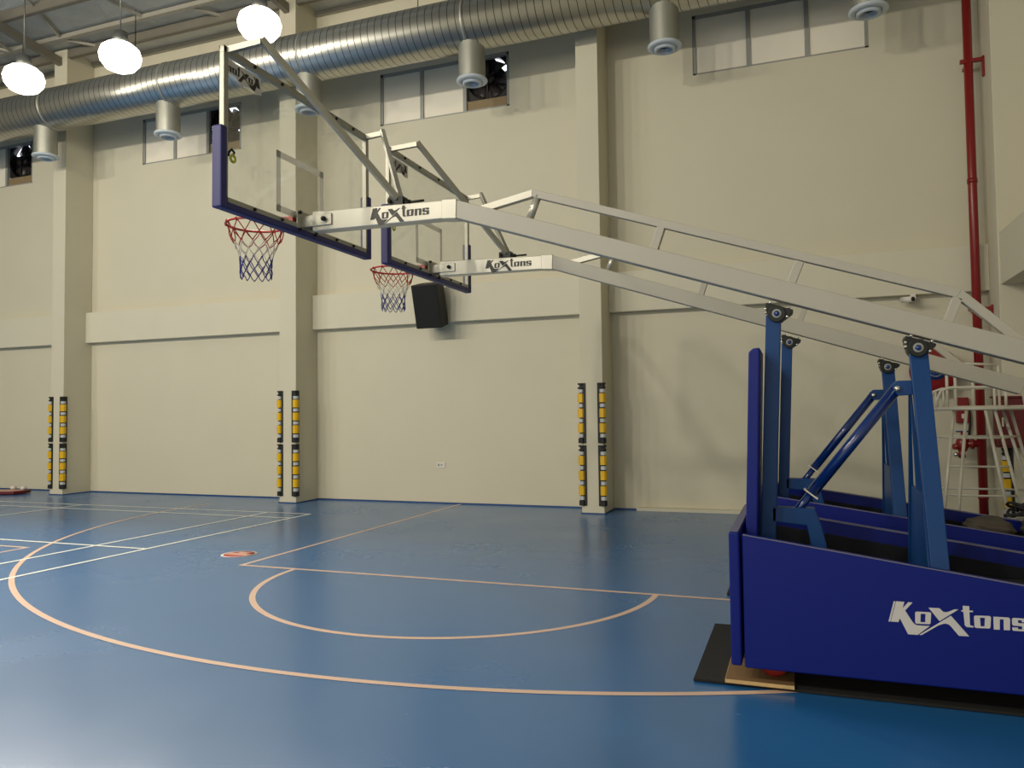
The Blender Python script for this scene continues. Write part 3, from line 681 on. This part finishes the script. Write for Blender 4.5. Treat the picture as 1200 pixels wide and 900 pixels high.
# ------------------------------------------------------------------ speaker on the wall
t = thing('wall_speaker', 'black loudspeaker tilted down on the back wall', 'speaker', (-5.66, 11.2, 3.27), 0)
t.rotation_euler = (math.radians(16), 0, 0)
b = MB(); b.prism([(-.235, 0), (.235, 0), (.2, .34), (-.2, .34)], 'z', -.36, .36); cbx = b.build('cabinet', 'speaker', t, .01)
b = MB(); b.box(-.222, .222, -.008, .004, -.345, .345); b.build('grille', 'grille', t, .004)
b = MB(); b.box(.199, .212, .11, .2, .03, .09); b.box(.199, .212, .11, .2, -.06, .0); b.build('handle', 'grille', t)
b = MB(); b.box(-.04, .04, .33, .42, -.06, .06); b.bar((0, .38, 0), (0, .54, .1), .05, .05); b.build('bracket', 'iron', t)

# ------------------------------------------------------------------ socket, camera
t = thing('wall_socket', 'white power socket low on the back wall', 'socket', (-5.7, W, .65))
MB().box(-.08, .08, -.012, 0, -.045, .045).build('plate', 'white_pl', t, .004)
b = MB(); b.box(-.06, -.02, -.015, -.011, -.02, .02); b.box(.0, .03, -.016, -.011, -.012, .015); b.build('insert', 'frame_grey', t)
t = thing('security_camera', 'small white security camera under the beam right of the booms', 'camera', (1.5, W - .16, 3.0))
b = MB(); b.box(-.035, .03, -.02, .16, -.03, .06); b.tube([(0, 0, .02), (-.05, -.06, -.01)], .015, 8); b.build('mount', 'white_pl', t)
b = MB(); b.tube([(-.135, .0, -.005), (-.02, -.14, -.02)], .04, 16); b.build('body', 'white_pl', t)
b = MB(); b.tube([(-.025, -.135, -.02), (-.014, -.148, -.021)], .03, 16); b.build('lens', 'black', t)

# ------------------------------------------------------------------ fire riser, call box, hose reel, hose cabinet
px, py, pr = 2.225, 11.5, .054
t = thing('fire_riser_pipe', 'tall red fire riser pipe in the right hand corner', 'pipe', (px, py, 0))
MB().tube([(0, 0, 0), (0, 0, 8.8)], pr, 20).build('pipe', 'red', t)
for z in (2.8, 6.1):
    b = MB(); b.bar((-.1, -.02, z), (.16, -.02, z), .05, .05); b.bar((.17, 0, z + .05), (.17, 0, z - .22), .05, .03, (1, 0, 0)); b.bar((0, .0, z), (0, W - py, z), .04, .04); b.build('clamp', 'red', t, .004)
for z in (.35, 4.5): MB().lathe([(pr, -.03), (pr + .008, -.03), (pr + .008, .03), (pr, .03)], 0, 0, z, 20).build('coupling', 'red', t)
b = MB(); b.tube([(0, 0, 1.04), (-.2, 0, 1.04)], .045, 14); b.lathe([(.07, -.02), (.07, .02)], -.11, 0, 1.04, 16, 'x'); b.lathe([(.0, -.1), (.05, -.09), (.075, -.03), (.075, .04), (.05, .1), (0, .11)], -.22, -.0, 1.03, 16)
b.tube([(-.22, 0, 1.02), (-.33, -.05, 1.0)], [.05, .038], 12); b.tube([(-.22, 0, 1.1), (-.22, -.0, 1.2)], .018, 8); b.build('valve', 'red', t)
b = MB(); b.tube([(-.24, -.04, .98), (-.25, -.12, .88)], [.03, .045], 12); b.build('outlet_cap', 'red', t)
b = MB(); b.lathe([(0, -.03), (.03, -.015), (.035, .01), (.02, .03), (0, .035)], -.31, -.08, .9, 12); b.build('outlet_knob', 'chrome', t)
b = MB(); b.tube([(-.29, 0, 1.2), (-.15, 0, 1.2)], .01, 8); b.build('valve_handle', 'bluedisc', t)
t = thing('call_box', 'small red call box on the wall left of the red riser pipe', 'alarm box', (2.06, W, 1.48))
MB().box(-.075, .075, -.07, 0, -.17, .17).build('body', 'redbox', t, .008)
b = MB(); b.box(-.015, .05, -.075, -.068, -.11, -.05); b.build('button_plate', 'white_pl', t)
b = MB(); b.tube([(.03, -.04, .165), (.06, -.05, .1), (.085, -.05, -.05), (.085, -.05, -.2), (.07, -.04, -.33), (.07, -.02, -.42)], .016, 8); b.build('cable', 'black', t)
t = thing('fire_hose_reel', 'round red hose reel with a blue centre behind the rear blue leg', 'hose reel', (1.725, W, 2.02))
MB().lathe([(0, -.28), (.275, -.28), (.29, -.265), (.29, -.24), (.275, -.23), (.2, -.22), (.2, -.08), (.275, -.07), (.29, -.05), (.275, -.03), (0, -.03)], 0, 0, 0, 48, 'y').build('drum', 'redbox', t)
MB().lathe([(.2, -.215), (.25, -.2), (.262, -.15), (.25, -.1), (.2, -.085)], 0, 0, 0, 36, 'y').build('hose', 'black', t)
MB().lathe([(0, -.288), (.135, -.288), (.135, -.279), (0, -.279)], 0, 0, 0, 32, 'y').build('label_disc', 'bluedisc', t)
MB().lathe([(.086, -.2895), (.09, -.2895), (.09, -.287), (.086, -.287), (.086, -.2895)], 0, 0, 0, 32, 'y').build('label_ring', 'white_pl', t)
MB().box(-.05, .05, -.1, 0, -.1, .1).build('bracket', 'black', t)
t = thing('hose_cabinet', 'dark red hose cabinet hung on the right hand pillar', 'cabinet', (2.56, PF, 1.325))
MB().box(-.27, .27, -.19, 0, -.31, .31).build('body', 'darkred', t, .008)
b = MB(); b.box(-.25, .25, -.2, -.188, -.29, .29); dr = b.build('door', 'darkred', t, .004)
MB().box(-.3, .3, -.22, 0, .3, .325).build('hood', 'darkred', t, .004)
MB().box(-.22, -.2, -.215, -.198, -.05, .06).build('handle', 'chrome', dr)

# ------------------------------------------------------------------ umpire chair of white tubes
UX, UY = 1.78, 9.25
t = thing('umpire_chair', 'tall white tubular umpire chair behind the stands', 'chair', (UX, UY, 0))
def tubep(name, pts, r=.016): 
    b = MB(); b.tube(pts, r, 10); return b.build(name, 'chair', t)
LEGS = [((-.455, -.3, 0), (-.257, -.15, 1.5)), ((-.34, -.42, 0), (-.153, -.2, 1.5)), ((.21, -.42, 0), (.013, -.2, 1.5)), ((.38, -.3, 0), (.106, -.15, 1.5)),
        ((.66, .35, 0), (.25, .2, 1.5)), ((.74, .55, 0), (.34, .28, 1.5)), ((-.56, .5, 0), (-.4, .28, 1.5))]
for a, c in LEGS: tubep('leg', [a, c], .016)
at = lambda k, z: Vector(LEGS[k][0]).lerp(Vector(LEGS[k][1]), z / 1.5)
for z in (.4, .62, .91, 1.2): tubep('rung', [at(0, z), at(1, z), at(2, z), at(3, z)], .011)
for z in (.62, 1.2): tubep('rung', [at(0, z), at(6, z)], .011); tubep('rung', [at(3, z), at(5, z)], .011); tubep('rung', [at(6, z), at(5, z)], .011)
b = MB(); b.tube([(-.42, -.22, 1.5), (.5, -.22, 1.5), (.5, .3, 1.5), (-.42, .3, 1.5)], .018, 10, True); b.build('seat_frame', 'chair', t)
MB().box(-.3, .42, -.15, .28, 1.505, 1.53).build('seat', 'chair', t, .008)
for yy in (-.2, .28):
    tubep('armrest', [(-.42, yy, 1.5), (-.42, yy, 1.6), (-.38, yy, 1.69), (-.3, yy, 1.72), (.12, yy, 1.72), (.38, yy, 1.73), (.46, yy, 1.68), (.48, yy, 1.5)], .014)
    tubep('arm_post', [(-.36, yy, 1.5), (-.36, yy, 1.69)], .012); tubep('arm_post', [(.2, yy, 1.5), (.2, yy, 1.72)], .014)
for xx in (-.25, -.17): tubep('back_post', [(xx, .26, 1.5), (xx, .26, 2.0)], .016)
for xx in (.0, .245): tubep('back_post', [(xx, .28, 1.5), (xx, .28, 1.97)], .014)
b = MB(); b.tube([(-.25, .26, 2.0), (.0, .28, 1.985), (.245, .28, 1.97)], .015, 10); b.build('top_rail', 'chair', t)

# ------------------------------------------------------------------ sacks and cable on the farther stand
def sack(x, y, z, sx, sy, sz, seed, label):
    bm = bmesh.new(); bmesh.ops.create_icosphere(bm, subdivisions=4, radius=1); rn = random.Random(seed); ph = [rn.uniform(0, 6) for _ in range(6)]
    for v in bm.verts:
        c = v.co.copy()
        s = lambda q: math.copysign(abs(q) ** .55, q)
        wv = 1 + .06 * math.sin(5 * c.x + ph[0]) + .05 * math.sin(7 * c.y + ph[1]) + .04 * math.sin(9 * c.z + 4 * c.x + ph[2])
        v.co = Vector((s(c.x) * sx * wv, s(c.y) * sy * wv, max(c.z, -.8) * sz * wv))
    zm = min(v.co.z for v in bm.verts)
    for v in bm.verts: v.co.z -= zm
    for f in bm.faces: f.smooth = True
    me = bpy.data.meshes.new('ballast_sack'); bm.to_mesh(me); bm.free(); me.materials.append(M['sack'])
    o = bpy.data.objects.new('ballast_sack', me); COL.objects.link(o); o.location = (x, y, z)
    return tag(o, label, 'sack', 'ballast sacks on the farther stand')
sack(1.44, 7.25, .462, .16, .24, .075, 1, 'grey brown ballast sack below the red pipe on the farther stand')
sack(1.84, 7.22, .445, .15, .22, .09, 2, 'grey brown ballast sack beneath the coiled black cable')
pts = []
for i in range(60):
    a = i / 59 * 5.2 * PI; r_ = .1 + .03 * math.sin(i * .7)
    pts.append((1.72 + r_ * math.cos(a) * 1.25, 7.2 + r_ * math.sin(a) * 1.3, .655 + .022 * math.sin(i * .9) + .0012 * i))
b = MB(); b.tube([(1.5, 7.0, .66)] + pts + [(1.95, 7.0, .66), (2.05, 6.9, .64)], .011, 8)
tag(b.build('cable', 'black'), 'black cable coiled on the sacks of the farther stand', 'cable')

# ------------------------------------------------------------------ low red board on the floor at the left
t = thing('gym_board', 'low red board with two pale knobs lying by the back wall', 'board', (-15.58, 10.83, 0), math.radians(22))
b = MB(); b.prism([(-1.6, -.25), (.82, -.25), (.95, -.08), (.95, .12), (-1.6, .25)], 'z', .01, .07); b.build('body', 'darkred', t, .01)
b = MB(); b.prism([(-1.58, -.23), (.8, -.23), (.92, -.07), (.92, .1), (-1.58, .23)], 'z', .07, .078); b.build('top', 'boardtop', t)
for xx, yy in ((.6, .1), (.88, -.03)): MB().lathe([(0, .077), (.05, .085), (.062, .12), (.045, .15), (0, .16)], xx, yy, 0, 16).build('knob', 'white_pl', t)
